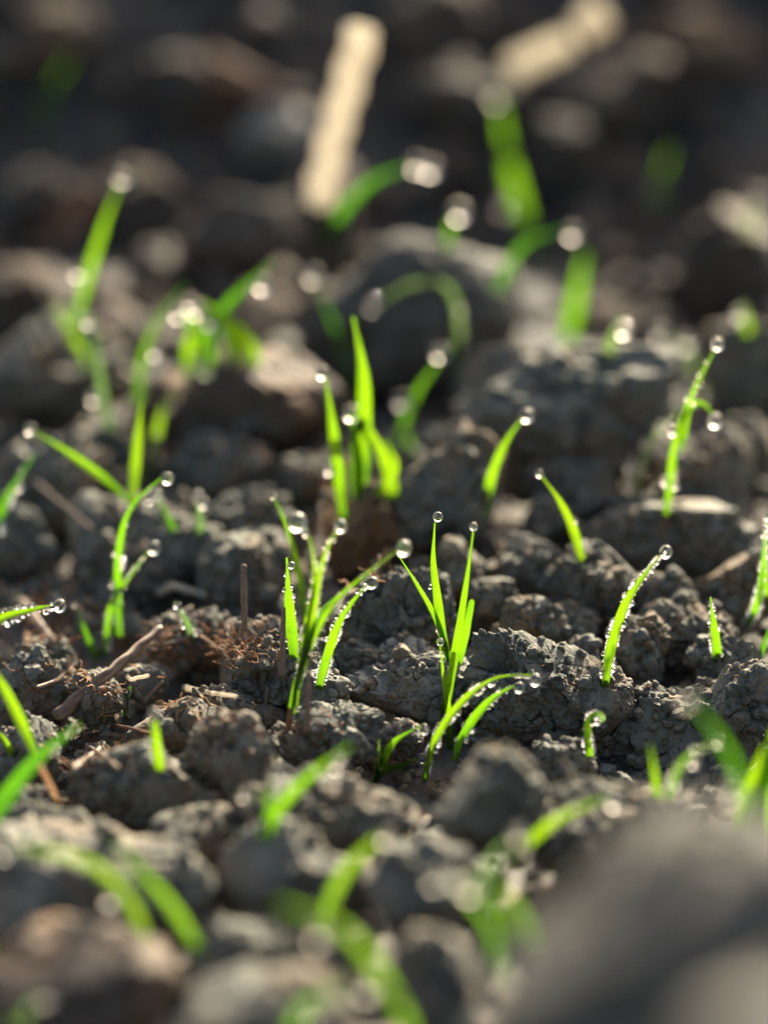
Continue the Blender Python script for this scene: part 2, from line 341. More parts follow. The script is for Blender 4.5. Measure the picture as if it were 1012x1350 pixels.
# cx, cy, rx, ry (photo pixels), label, options
CL = [
 (545, 405, 128, 98, 'large smooth rounded clod in the dark hollow behind the middle seedlings', dict(rough=.5, planes=4, near=1.5, m=4)),
 (752, 530, 158, 84, 'broad clod with sunlit top behind the thick dewy blade on its left', dict(near=3)),
 (965, 375, 78, 85, 'dark blurred clod at the right edge above the short blurred shoot', {}),
 (985, 505, 62, 72, 'grey clod at the right edge behind the tall dewy blade', {}),
 (350, 560, 108, 78, 'blurred clod in shade left of the bright green clump, brown lit top', dict(m=2)),
 (60, 520, 105, 62, 'wide blurred clod at the left edge above the horizontal dewy shoot', {}),
 (235, 560, 60, 60, 'blurred brown clod behind the three bladed seedling at left', dict(m=2)),
 (603, 695, 82, 84, 'dark upright clod with a brown lit rim right of the rusty fibres', dict(m=0)),
 (162, 775, 102, 82, 'large grey block of soil behind the tall curved seedling at left', dict(near=-2, planes=12)),
 (322, 768, 54, 56, 'rounded grey clod behind the thin brown stub', {}),
 (325, 698, 60, 34, 'low sunlit clod beneath the blurred shaded clod', {}),
 (60, 660, 84, 66, 'dark clod at the left edge crossed by a thin brown root', {}),
 (300, 632, 70, 36, 'small blurred clod under the brown topped clod', {}),
 (532, 838, 96, 62, 'smooth grey clod between the two sharp seedling clumps', dict(m=0, ys=.5)),
 (545, 925, 92, 50, 'pale flaky clod lit on top, in front of the two clumps', dict(near=-.8, m=1, bed=.12, planes=8)),
 (708, 938, 92, 84, 'large rough clod right of the arched dewy blades', dict(m=0, planes=13, near=-1.5, push=.9, ys=.7)),
 (345, 905, 92, 52, 'wide crusted clod behind the brown dry stubs', dict(m=0)),
 (415, 935, 42, 40, 'small clod pierced by the brown stem base', {}),
 (455, 985, 58, 45, 'crumbly clod left of the short arched seedling', {}),
 (205, 1065, 72, 62, 'round clod with a sunlit right edge in the lower left', dict(ys=.7)),
 (128, 1062, 44, 48, 'small round clod touching the left of the round lit edge clod', {}),
 (300, 1045, 62, 68, 'dark clod right of the round lit edge clod', {}),
 (230, 985, 56, 40, 'rough clod behind the short upright green tip', {}),
 (645, 1055, 66, 74, 'tall dark blurred block just below the arched dewy blades', dict(rough=.8, near=2.5)),
 (905, 1010, 118, 76, 'broad clod carrying the bent dewy shoot at lower right', dict(planes=10, near=-3.5)),
 (985, 945, 60, 45, 'rough clod at the right edge behind the bright blurred blade', {}),
 (905, 737, 78, 62, 'angular grey clod right of the curved blade with the big drop', dict(planes=12)),
 (795, 795, 62, 54, 'cracked dark clod left of the curved blade with the big drop', {}),
 (705, 772, 58, 40, 'knobbly clod right of the twin upright blades', {}),
 (935, 660, 70, 58, 'tall ridge shaped clod right of the dewy upright blade', {}),
 (750, 668, 66, 44, 'clod with a lit crest behind the small leaning blade', {}),
 (820, 720, 55, 34, 'low double humped clod between two leaning blades', {}),
 (605, 775, 40, 40, 'small lit clod behind the twin upright blades', {}),
 (700, 852, 52, 34, 'flat dark clod above the large rough clod', {}),
 (845, 870, 42, 40, 'rounded clod beside the base of the curved blade', {}),
 (905, 850, 55, 42, 'crumb topped clod behind the short upright leaf at right', {}),
 (975, 800, 50, 46, 'clod at the right edge beneath the dewy edge blade', {}),
 (800, 935, 40, 38, 'small clod beside the shoot with curled dewy tip', {}),
 (40, 925, 56, 36, 'small crusted clod under the bright leaf at the left edge', {}),
 (130, 935, 45, 32, 'small grey clod just below the split brown twig', {}),
 (30, 1010, 45, 45, 'dark clod beneath the crossing green leaves at left', {}),
 (250, 855, 62, 30, 'brown fibrous lump behind the split twig', dict(m=2)),
 (465, 715, 55, 62, 'lump of rusty root fibres behind the left sharp clump', dict(m=2)),
 (470, 890, 35, 30, 'small knob of soil left of the pale flaky clod', {}),
 (50, 1140, 95, 46, 'blurred brownish clod at the left edge behind the arched blurred blades', {}),
 (95, 1215, 150, 66, 'wide smooth blurred clod in the lower left', dict(rough=.5, planes=5)),
 (270, 1125, 66, 40, 'low blurred clod under the round lit edge clod', {}),
 (430, 1120, 105, 62, 'blurred mound behind the short thick blurred blade', dict(rough=.7)),
 (380, 1190, 90, 60, 'dark blurred clod left of the short thick blurred blade', dict(rough=.7)),
 (560, 1210, 80, 62, 'dark blurred clod under the pair of big light discs', dict(rough=.7)),
 (310, 1285, 80, 42, 'flat grey blurred clod near the bottom left', dict(rough=.6)),
 (110, 1345, 150, 66, 'brown blurred clod along the bottom edge at left', dict(rough=.7, m=2)),
 (330, 1375, 110, 60, 'dark blurred clod at the bottom edge left of centre', dict(rough=.7)),
 (810, 1120, 125, 52, 'sunlit blurred crest behind the huge foreground clod', dict(rough=.7)),
 (1010, 1425, 420, 305, 'huge smooth blurred clod filling the lower right corner', dict(rough=2.1, planes=10, near=6, m=4)),
 (1010, 1385, 130, 85, 'pale blurred clod in the bottom right corner', dict(rough=.4, m=1, near=22)),
 (575, 1335, 80, 70, 'brownish blurred clod at the bottom edge left of the huge clod', dict(rough=.6)),
 (640, 520, 40, 40, 'small blurred lit clod left of the broad sunlit clod', {}),
 (370, 185, 60, 42, 'pale blurred clod left of the standing straw', dict(m=1, rough=.6)),
 (240, 130, 85, 42, 'blurred grey clod under the rusty leaf at the top', dict(rough=.6)),
 (170, 300, 75, 50, 'dark blurred clod behind the tall blade at upper left', dict(rough=.6)),
 (60, 290, 60, 45, 'dark blurred clod left of the rusty husk', dict(rough=.6)),
 (320, 330, 85, 52, 'blurred dark clod left of the large smooth clod', dict(rough=.6)),
 (820, 150, 90, 55, 'blurred clod below the two bright straws', dict(rough=.6)),
 (600, 150, 80, 55, 'blurred clod between the standing straw and the green blade', dict(rough=.6)),
 (930, 90, 90, 55, 'blurred brown clod in the upper right corner', dict(rough=.6, m=2)),
 (740, 220, 60, 40, 'blurred clod behind the pale drop disc', dict(rough=.6)),
 (560, 50, 90, 50, 'blurred clod at the top edge right of the standing straw', dict(rough=.6)),
 (80, 60, 80, 50, 'blurred brown clod in the upper left corner', dict(rough=.6, m=2)),
 (430, 345, 42, 72, 'dark blurred clod under the foot of the standing straw', dict(d=107, rough=.7)),
 (30, 410, 60, 42, 'blurred clod with lit crest at the left edge', dict(rough=.7)),
 (650, 805, 38, 34, 'round clod just right of the blunt yellow green leaf', {}),
 (748, 838, 40, 28, 'flat dark clod between the rough clod and the curved blade', {}),
 (665, 735, 34, 26, 'small brown edged clod below the thick bright blade', dict(m=2)),
 (872, 805, 42, 34, 'lit rounded clod left of the short upright leaf', {}),
 (955, 885, 48, 32, 'rough low clod below the short upright leaf', {}),
 (722, 702, 36, 26, 'small clod left of the foot of the small leaning blade', {}),
 (645, 600, 48, 30, 'blurred clod behind the foot of the thick bright blade', {}),
 (832, 612, 52, 34, 'blurred clod at the foot of the dewy leaning blade', {}),
 (565, 772, 36, 30, 'small clod in front of the rim lit dark clod', {}),
 (452, 838, 38, 32, 'small dark clod behind the broad beaded blade', {}),
 (352, 740, 30, 32, 'small clod behind the thin leaning blade', {}),
 (262, 742, 36, 38, 'upright clod between the grey block and the brown stub', {}),
 (115, 612, 52, 32, 'blurred clod under the long left reaching blade', {}),
 (28, 735, 48, 44, 'dark clod at the left edge above the level blade', {}),
 (185, 912, 34, 22, 'small crusty clod left of the small beaded blade', {}),
 (290, 955, 48, 28, 'crusty clod behind the dark gap under the pale curved root', {}),
 (378, 1000, 46, 30, 'low clod in front of the brown stem base', {}),
 (742, 1022, 44, 30, 'dark clod around the thin pale sprout', dict(near=-1)),
 (62, 878, 44, 26, 'crumbly clod above the bright leaf at the left', {}),
 (32, 1085, 56, 30, 'blurred clod at the left edge below the crossing leaves', {}),
 (222, 1022, 34, 20, 'small clod at the foot of the stubby bright tip', {}),
 (352, 1040, 38, 34, 'blurred clod behind the short bending foreground shoot', {}),
 (215, 690, 30, 30, 'small clod under the half hidden short blade', {}),
 (408, 640, 44, 30, 'blurred clod left of the rusty fibre lump', {}),
 (530, 985, 34, 22, 'small clod under the short arched seedling', dict(near=-.5)),
 (985, 610, 44, 38, 'blurred clod at the right edge above the ridge shaped clod', {}),
 (690, 640, 40, 28, 'blurred clod right of the thick bright blade', {}),
 (840, 690, 36, 24, 'small clod left of the foot of the tall dewy blade', {}),
 (965, 745, 36, 40, 'narrow clod left of the beaded edge blade', {}),
 (770, 880, 34, 24, 'small crumb clod left of the foot of the curved blade', {}),
]
M_DARK = soil_mat('dark brown soil', (.020, .016, .011), (.044, .035, .024), (.088, .070, .047), (.09, .055, .03), 0.4)  # darker, browner soil colour for the far clods and far lumps
M_DULL = soil_mat('dull grey clay', (.036, .033, .025), (.068, .063, .049), (.12, .112, .088), (.07, .055, .04), 0.2)
MATS = [M_CLOD, M_PALE, M_BROWN, M_DARK, M_DULL]
clod_objs = []
for i, (cx, cy_, rx, ry, lab, o) in enumerate(CL):
    P, d = ray_base(cx, cy_+0.55*ry)
    d -= o.get('near', 0); d = o.get('d', d)
    k = d/FD*PXS
    C = CAM + d*ray(cx, cy_)
    c_blur = abs(d-FD)/d
    RX, RZ = rx*k, ry*k*1.08; RY = (RX*.45+RZ*.55)*o.get('ys', 1.0)
    C = C + np.array([0, RY*0.75, 0])*(0 if o.get('near', 0) > 0 else 1)
    n = 6 if (c_blur < 0.075 and rx > 45) else 5
    Pv, Fc = clod_shape(n, RX, RY, RZ, 100+i*7, o.get('rough', 1.0)*1.15, o.get('planes', 8), bed=o.get('bed', 0))
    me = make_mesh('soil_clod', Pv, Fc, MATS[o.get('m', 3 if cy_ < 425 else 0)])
    ob = link('soil_clod', me, C); tag(ob, lab, 'soil clod', GC)
    clod_objs.append((ob, C, max(RX, RZ)))

# ------------------------------------------------------------------ seedlings
bpy.context.view_layer.update()
DG = bpy.context.evaluated_depsgraph_get()
def hit(px, py):
    r = ray(px, py); rn = r/np.linalg.norm(r)
    ok, loc, nrm, idx, ob, mt = SC.ray_cast(DG, Vector(CAM*S), Vector(rn))
    if ok:
        P = np.array(loc)/S; return P, (P-CAM)@F
    return ray_base(px, py)
def catmull(pts, n):
    P = np.array(pts, float)
    if len(P) == 2: P = np.array([P[0], P.mean(0), P[1]])
    P = np.vstack([2*P[0]-P[1], P, 2*P[-1]-P[-2]])
    L = np.r_[0, np.cumsum(np.linalg.norm(np.diff(P[1:-1], axis=0), axis=1))]; L /= L[-1]
    out = []
    for t in np.linspace(0, 1, n):
        i = min(np.searchsorted(L, t, side='right')-1, len(L)-2); u = (t-L[i])/(L[i+1]-L[i])
        a_, b, c, d = P[i:i+4]
        out.append(0.5*((2*b)+(-a_+c)*u+(2*a_-5*b+4*c-d)*u*u+(-a_+3*b-3*c+d)*u**3))
    return np.array(out)
def sm(x): x = np.clip(x, 0, 1); return x*x*(3-2*x)
keep = []          # screen samples of the blades, so that loose crumbs do not hide them
class Blade: pass
def blade(pts, w, root, mat=M_LEAF, lean=0.0, twist=None, beads=0, tip=0.9, fold=0.35, g=None, bs=1.0, hang=0, c=None, open_=False, base=.55, name='blade'):
    """pts: photo pixels from base to tip. The blade grows in its own upright plane at the depth where it is rooted."""
    B = Blade()
    if c is not None:
        d0 = dblur(c); P0 = CAM+d0*ray(*pts[0])
    elif g is not None: P0, d0 = hit(*g)
    else: P0, d0 = hit(*pts[0])
    y0 = P0[1]
    q2 = catmull([(x, y, 0) for x, y in pts], 11)[:, :2]
    q2[0] = pts[0]; tt = np.linspace(0, 1, 11)
    out = []; zb = None; need = 0.0; dd = []
    for k, (px, py) in enumerate(q2):
        r = ray(px, py); t = (y0-CAM[1])/r[1]; P = CAM+t*r
        if zb is None: zb = P[2]
        if lean:
            for _ in range(3):
                t = (y0+lean*max(0, P[2]-zb)-CAM[1])/r[1]; P = CAM+t*r
        dd.append(t)
        if k >= 1 and c is None:
            need = max(need, min((t-hit(px, py)[1]+0.12+0.1*(tt[k] > .3))/sm(tt[k]/0.28), 1.7))
    # bow the blade towards the open side where a clod bulges into its way
    for k, (px, py) in enumerate(q2):
        out.append(CAM+(dd[k]-need*(1.0 if open_ else float(sm(tt[k]/0.28))))*ray(px, py))
    # root it a little way into the soil
    d1 = out[0]-out[1]; d1 /= np.linalg.norm(d1)
    if out[0][2] < 40 and not open_: out = [out[0]+d1*0.25+np.array([0, 0.05, -0.25])] + out
    n = 44
    Cn = catmull(out, n); s = np.linspace(0, 1, n)
    T = np.gradient(Cn, axis=0); T /= np.linalg.norm(T, axis=1)[:, None]
    view = -F
    W0 = np.cross(T, view); W0 /= np.linalg.norm(W0, axis=1)[:, None]
    N0 = np.cross(W0, T)
    if twist is None: twist = random.uniform(-42, 42)
    tw = np.radians(twist+np.linspace(-12, 14, n)*random.choice((-1, 1)))
    Wd = W0*np.cos(tw)[:, None]+N0*np.sin(tw)[:, None]; Nd = np.cross(Wd, T)
    blurpx = abs(d0-FOC)/d0*APERTURE/PXS
    wp = .88*w if blurpx < 9 else min(w, max(min(w, 10.0), w-0.48*blurpx))
    wcm = min(wp*PXS*d0/FD, 0.36 if d0 > FOC else 0.21 if c is None or c < -17 else .4)/math.cos(math.radians(twist))
    prof = (base+(1-base)*sm(s/0.35))*np.power(np.clip(1-sm((s-0.45)/0.57), 0, 1), 0.75)*tip + (1-tip)*(s < 1)
    prof = np.maximum(prof, 0.20)
    hw = 0.5*wcm*prof*(1+0.04*np.sin(s*23+random.random()*6))
    us = np.linspace(-1, 1, 7)
    V = []; UV = []
    for i in range(n):
        for u in us:
            V.append(Cn[i]+Wd[i]*u*hw[i]+Nd[i]*(abs(u)**1.4-0.4)*hw[i]*fold*1.6); UV.append((u*.5+.5, s[i]))
    m = len(us); I = np.arange(n*m).reshape(n, m)
    Fq = np.stack([I[:-1, :-1].ravel(), I[:-1, 1:].ravel(), I[1:, 1:].ravel(), I[1:, :-1].ravel()], 1)
    V = np.array(V)
    o0 = out[0]
    loc = np.array(root['_o']) if root is not None else o0
    ob = link(name, make_mesh(name, V-loc, Fq, mat, uv=UV), parent=root)
    B.C, B.W, B.hw, B.d, B.N, B.ob, B.o, B.w = Cn, Wd, hw, d0, Nd, ob, loc, wcm
    for p in Cn[::4]: keep.append((*project(p), 3+0.5*w))
    if beads:
        bv, bf = ico(1 if d0 > 97 or d0 < 85 else 2)
        VV, FF = [], []; off = 0
        L = np.linalg.norm(np.diff(Cn, axis=0), axis=1).sum()
        cnt = int(beads*L/0.075)
        for side in (-1, 1):
            if beads < 0.75 and side == (-1 if twist > 0 else 1) and random.random() < .8: sc_ = 0.45
            else: sc_ = 1
            ph = random.random()*9
            for q in range(int(cnt*sc_*1.35)):
                t = random.uniform(0.18, 0.985)
                if math.sin(t*17+ph)+.6*math.sin(t*41+ph*2) < random.uniform(-1.3, .3): continue
                i = min(int(t*(n-1)), n-2); u = t*(n-1)-i
                c0 = Cn[i]*(1-u)+Cn[i+1]*u; h = hw[i]*(1-u)+hw[i+1]*u
                r = 1.15*bs*min(1, (w/13)**.7)*(0.7 if t > .85 and w < 12 else 1)*random.choice((.011, .013, .015, .018, .021, .026, .034, .043))*random.uniform(.8, 1.2)
                p = c0+Wd[i]*side*(h+r*0.55)+Nd[i]*0.6*hw[i]*fold*1.6+T[i]*random.uniform(-.02, .02)
                VV.append(bv*r*np.array([1, 1, 1.05])+p-loc); FF.append(bf+off); off += len(bv)
        if VV:
            bo = link('dew_beads', make_mesh('dew_beads', np.vstack(VV), np.vstack(FF), M_WATER), parent=ob)
            bo['kind'] = 'stuff'
    return B
DROP_N = 0
def drop(px, py, r, B, label, grp='dew drops on the grass seedlings'):
    """r in photo pixels; sits at the depth of the nearest point of blade B"""
    q = np.array([project(p) for p in B.C]); j = int(np.argmin((q[:, 0]-px)**2+(q[:, 1]-py)**2)); d = q[j, 2]
    R = r*PXS*d/FD*(1.0 if abs(d-FOC)/d < .04 else 1.2 if d > FOC else 1.4)
    P = CAM+d*ray(px, py)
    # keep the drop against the blade it hangs on
    v = P-B.C[j]; L = np.linalg.norm(v); lim = R*0.9+B.hw[j]
    if L > lim: P = B.C[j]+v*lim/L
    elif j < len(B.C)-5:      # on the flank of the blade: bulge out past its edge
        side = 1 if v@B.W[j] >= 0 else -1; low = R*0.75+B.hw[j]*0.8
        P = P+B.W[j]*side*max(0, low-abs(v@B.W[j]))-F*R*0.4
    qx, qy, qd = project(P); hd_ = hit(qx, qy)[1]
    if qd > hd_-R*1.05: P = P-F*min(qd-hd_+R*1.05, 1.5)
    v, f = ico(4)
    V = v*R*np.array([1, 1, 1.06]); V[:, 2] -= 0.07*R*(v[:, 2]**2)
    V = V*(1+0.03*noise(v*1.5+px, int(px)))[:, None]
    o = link('dew_drop', make_mesh('dew_drop', V, f, M_WATER), P)
    tag(o, label, 'dew drop', grp)
    keep.append((*project(P), r+3))
    return o

GS = 'young grass seedlings in the soil'
def root_empty(px, py, name='grass_seedling', c=None):
    if c is not None: P = CAM+dblur(c)*ray(px, py)
    else: P, d = hit(px, py)
    e = bpy.data.objects.new(name, None); COL.objects.link(e); e.empty_display_size = 0.005
    e.location = Vector(P*S); e['_o'] = [float(x) for x in P]
    return e
L_, D_, Y_ = M_LEAF, M_DEEP, M_DEWY
# (label, short name for its drops, root pixel, blades [(points, width, options)], drops [(x, y, radius, blade index, wording)])
SEED = [
 ('wide upright blade with a notched dark green tip, left of the sharp clump', 'the wide upright blade', (388, 868),
  [([(388, 868), (382, 805), (378, 735)], 17, dict(twist=5, beads=.5, fold=.2, lean=.05, tip=.95))], [(384, 745, 5, 0, 'long')]),
 ('thin leaning blade at the left of the sharp clump, tiny drop on top', 'the thin leaning blade in the sharp clump', (403, 816),
  [([(403, 816), (394, 755), (380, 698), (361, 656)], 9, dict(twist=20, base=.7))], [(361, 654, 4, 0, 'tiny')]),
 ('sharp clump of four dewy blades on one brownish stem, left of centre', 'the sharp four bladed clump', (379, 962),
  [([(390, 915), (406, 820), (415, 765), (411, 722), (402, 695)], 9, dict(beads=.5, g=(379, 962), twist=25)),
   ([(392, 905), (405, 850), (420, 765), (434, 718), (450, 692)], 14, dict(beads=.9, g=(379, 962), twist=18, bs=.95)),
   ([(398, 880), (413, 830), (427, 803), (447, 784)], 11, dict(mat=D_, g=(379, 962), twist=10)),
   ([(379, 962), (388, 915), (405, 862), (437, 800), (480, 760), (529, 722)], 10, dict(beads=.6, twist=28, base=.5, bs=.8, lean=-.05))],
  [(392, 688, 9, 0, 'largest'), (403, 703, 3.2, 0, 'small lower'), (449, 693, 6, 1, 'clear'), (532, 722, 7, 3, 'round')]),
 ('broad dewy blade curving right, edged with beads, beside the sharp clump', 'the broad beaded blade', (420, 909),
  [([(420, 909), (430, 870), (450, 815), (487, 766)], 14, dict(beads=1.4, twist=8, fold=.2, bs=1.0))], [(490, 768, 8, 0, 'hanging')]),
 ('pair of blades forking from one stem behind the tall straight blade', 'the forked pair', (592, 875),
  [([(592, 872), (584, 838), (577, 790), (571, 740), (573, 686)], 13, dict(twist=15)),
   ([(588, 855), (575, 815), (553, 775), (523, 729)], 8, dict(beads=.35, twist=30, g=(592, 875)))],
  [(577, 681, 6.5, 0, 'round'), (566, 774, 3, 0, 'tiny side')]),
 ('tall straight blade right of centre with a small drop on its point', 'the tall straight blade', (580, 978),
  [([(580, 978), (590, 920), (602, 850), (614, 770), (624, 697)], 13, dict(twist=12, base=.5))], [(624, 694, 5.2, 0, 'small')]),
 ('short yellow green leaf with a blunt end behind the tall straight blade', '', (604, 872),
  [([(604, 872), (613, 835), (622, 790)], 13, dict(twist=5, tip=.35, fold=.15))], []),
 ('slender blade rising in front of the tall straight blade', 'the slender front blade', (592, 988),
  [([(593, 988), (591, 935), (585, 890), (579, 846)], 10, dict(twist=20))], [(580, 846, 5, 0, 'milky')]),
 ('long dewy blade arching right and bending over under two drops', 'the long arched blade', (560, 1030),
  [([(560, 1030), (574, 975), (612, 922), (655, 894), (700, 890)], 11, dict(beads=1.1, twist=20, bs=1.25))], [(708, 899, 8, 0, 'big')]),
 ('second dewy arching blade beneath the long arched one', 'the lower arched blade', (606, 978),
  [([(606, 978), (626, 945), (652, 918), (682, 902)], 13, dict(beads=.8, twist=12, g=(560, 1030)))], [(684, 906, 7, 0, 'bright')]),
 ('short arched seedling with three blades at the lower centre', 'the short arched seedling', (498, 1016),
  [([(499, 1016), (518, 980), (553, 958)], 13, dict(twist=10, g=(560, 1030))), ([(497, 1016), (499, 996), (500, 974)], 7, dict(beads=.5, g=(560, 1030))),
   ([(504, 1017), (530, 1009), (553, 999)], 11, dict(g=(560, 1030)))], [(559, 961, 7, 0, 'upper'), (557, 999, 7, 2, 'lower')]),
 # left side
 ('tall curved seedling with four leaves at left, the longest bowing under a drop', 'the tall curved leaf at left', (155, 866),
  [([(160, 862), (156, 790), (158, 720), (174, 668), (217, 627)], 15, dict(twist=14, beads=.35, base=.7, bs=1.3)),
   ([(172, 662), (140, 632), (95, 600), (42, 567)], 15, dict(open_=True, twist=10, g=(178, 705))),
   ([(174, 668), (180, 600), (187, 528)], 20, dict(open_=True, twist=5, g=(178, 705), fold=.25, lean=.3))],
  [(221, 630, 8, 0, 'bright'), (40, 565, 6, 1, 'pale'), (148, 769, 4, 0, 'tiny oval')]),
 ('thin beaded blade leaning right from the foot of the tall curved seedling', 'the thin beaded blade at left', (139, 866),
  [([(139, 866), (146, 805), (166, 768), (200, 722)], 8, dict(beads=1.1, twist=22))], [(203, 722, 7, 0, 'clear')]),
 ('blurred blade bowed right behind the tall curved seedling', 'the blurred bowed blade', (195, 640),
  [([(195, 640), (204, 585), (222, 530), (262, 488)], 22, dict(twist=10, beads=.3, bs=1.5))], [(272, 488, 7.5, 0, 'shining'), (261, 482, 6, 0, 'pale')]),
 ('short blurred blade half hidden behind the tall curved seedling', 'the short half hidden blade', (228, 702),
  [([(228, 702), (215, 672), (200, 650)], 14, dict(mat=D_))], [(206, 650, 6, 0, 'pale'), (193, 661, 5, 0, 'small')]),
 ('tiny thin blade leaning left of the split twig', 'the tiny thin blade', (128, 870), [([(128, 870), (114, 835), (100, 797)], 8, dict(mat=D_, twist=10))], [(99, 796, 3, 0, 'tiny')]),
 ('beaded blade reaching in level from the left edge', 'the level blade at the left edge', (-40, 840),
  [([(-40, 840), (0, 816), (40, 804), (78, 797)], 14, dict(beads=1.5, twist=10, bs=1.5, c=4))], [(79, 798, 8.5, 0, 'clear')]),
 ('pale frosted blade standing beside the end of the split twig', '', (256, 843), [([(256, 843), (246, 818), (231, 793)], 12, dict(mat=Y_, beads=1.8, bs=1.1))], []),
 ('small beaded blade below the split twig', '', (167, 943), [([(167, 943), (168, 925), (173, 905)], 12, dict(mat=D_, beads=1.5, tip=.7))], []),
 ('stubby bright blade tip with a white drop in the lower left', 'the stubby bright blade', (212, 1018), [([(212, 1018), (207, 985), (203, 944)], 19, dict(twist=5, tip=.5, beads=.2))], [(204, 941, 6, 0, 'white'), (216, 1018, 4.5, 0, 'low')]),
 ('bright broad blade sloping out of the left edge on a reddish stem', '', (80, 1060),
  [([(50, 1006), (30, 955), (5, 905), (-25, 860)], 22, dict(g=(80, 1062), open_=True, twist=5, tip=.95)),
   ([(80, 1062), (66, 1032), (49, 1002)], 9, dict(mat=M_SHEATH, tip=.2, name='stem'))], []),
 ('blurred mottled leaf crossing in front of the bright broad blade', '', (-30, 1100), [([(-30, 1115), (10, 1050), (50, 1000), (105, 955)], 30, dict(c=-15, mat=D_, twist=5, beads=.15))], []),
 ('small blade at the left edge under the bright broad blade', '', (16, 995), [([(16, 995), (5, 975), (-12, 955)], 10, {})], []),
 ('dim blurred blade at the left edge above the level blade', 'the dim blade at the left edge', (-10, 705), [([(-10, 705), (12, 655), (46, 600)], 22, dict(mat=D_, beads=.2, bs=2))], []),
 ('pale blurred shoot carrying two stacked drops', 'the pale blurred shoot', (264, 706), [([(264, 706), (262, 680), (260, 652)], 11, dict(mat=Y_, tip=.6))], [(261, 653, 6, 0, 'upper'), (262, 664, 6, 0, 'lower')]),
 ('tall blurred blade at the upper left with a drop on its point', 'the tall blade at upper left', (98, 440),
  [([(98, 430), (118, 360), (140, 290), (162, 234)], 26, dict(c=30, twist=5, g=(98, 445))), ([(110, 464), (92, 432), (72, 398)], 24, dict(c=30, mat=L_))], [(161, 233, 8, 0, 'pale'), (96, 355, 7, 0, 'dim')]),
 ('dim narrow blade left of the three bladed seedling', 'the dim narrow blade', (146, 570), [([(146, 570), (133, 500), (124, 418)], 18, dict(mat=Y_, twist=20))], [(124, 523, 7, 0, 'pale'), (105, 425, 6, 0, 'faint')]),
 ('dim blurred blade rising to the blurred green cluster', 'the dim rising blade', (183, 545), [([(183, 545), (188, 480), (208, 425), (246, 372)], 17, dict(mat=D_))], [(205, 463, 7, 0, 'dim')]),
 ('cluster of blurred blades covered in big drops, upper left of centre', 'the blurred drop covered cluster', (290, 475),
  [([(280, 470), (262, 440), (238, 400)], 30, dict(g=(290, 475))), ([(310, 470), (300, 430), (268, 398)], 34, dict(g=(290, 475))), ([(270, 470), (295, 410), (360, 345)], 26, dict(mat=D_, g=(290, 475))), ([(250, 468), (258, 440), (282, 404)], 36, dict(g=(290, 475))), ([(335, 468), (318, 438), (290, 418)], 34, dict(g=(290, 475), lean=-.3))],
  [(265, 403, 9, 0, 'large'), (272, 420, 9, 1, 'overlapping'), (254, 395, 8, 0, 'upper left'), (345, 373, 9, 2, 'outlying right'), (235, 412, 8, 0, 'leftmost'), (290, 430, 7, 1, 'inner')]),
 # centre, behind
 ('bright blurred upright blade behind the sharp clumps', 'the bright blurred blade', (475, 640), [([(478, 640), (480, 560), (478, 490), (465, 418)], 30, dict(twist=5))], [(373, 470, 0, 0, '')]),
 ('blurred blade leaning left behind the bright blurred blade', 'the blurred left leaning blade', (470, 560), [([(480, 560), (460, 490), (435, 420), (413, 362)], 24, dict(mat=D_, g=(480, 560)))], [(413, 362, 9, 0, 'big')]),
 ('dim blurred leaf arching over the large smooth clod', 'the dim arching leaf', (600, 480), [([(602, 500), (606, 430), (590, 378), (540, 375), (475, 415)], 8, dict(mat=Y_, beads=.12, bs=2.0))], [(490, 400, 8, 0, 'faint')]),
 ('blurred bright shoot with a shining drop, left of the blurred clump', 'the bright shoot left of the blurred clump', (455, 685),
  [([(455, 690), (446, 620), (438, 560), (428, 493)], 22, dict(twist=8))], [(425, 491, 7, 0, 'shining'), (445, 618, 6, 0, 'lower')]),
 ('blurred yellow green blade leaning right of the blurred clump', 'the yellow green blurred blade', (520, 660), [([(520, 660), (508, 610), (492, 575), (474, 545)], 24, dict(twist=5))], [(478, 551, 8, 0, 'shining'), (455, 543, 9, 0, 'wide')]),
 ('dim blurred blade leaning right from the blurred clump', 'the dim right leaning blade', (520, 600), [([(520, 600), (545, 530), (570, 490), (610, 440)], 22, dict(mat=D_))], [(585, 470, 9, 0, 'faint'), (525, 525, 9, 0, 'low')]),
 ('slender blurred blade standing inside the blurred clump', '', (470, 655), [([(472, 655), (470, 600), (462, 545)], 24, dict(twist=5)), ([(500, 652), (520, 615), (508, 580)], 20, {})], []),
 ('short blurred blade right of the blurred clump', 'the short blurred blade', (550, 600), [([(555, 610), (545, 590), (530, 560)], 22, dict(mat=D_))], [(536, 575, 8, 0, 'pale'), (550, 590, 7, 0, 'dim')]),
 # top
 ('tall blurred green blade near the top right of centre', 'the tall blurred blade at the top', (705, 350), [([(705, 345), (690, 290), (668, 200), (655, 112)], 40, dict(twist=5))], [(655, 125, 8, 0, 'upper'), (665, 268, 9, 0, 'lower')]),
 ('blurred blade arching right beside the standing straw', 'the arching blade beside the straw', (425, 320), [([(425, 325), (455, 275), (500, 235), (565, 215)], 30, dict(mat=D_, twist=5))], [(567, 221, 9, 0, 'pale'), (548, 216, 8, 0, 'dim')]),
 ('faint dark green blade below the pale drop disc', 'the faint dark blade', (655, 385), [([(655, 385), (690, 325), (752, 300)], 26, dict(mat=D_))], [(754, 306, 8, 0, 'faint')]),
 ('bright thick blurred blade above the broad sunlit clod', '', (748, 455), [([(745, 452), (758, 400), (770, 335)], 48, dict(twist=5, tip=.7))], []),
 ('short blurred shoot in the upper right', 'the short shoot at upper right', (870, 285), [([(862, 285), (868, 245), (882, 195)], 34, dict(mat=L_))], [(850, 252, 9, 0, 'pale')]),
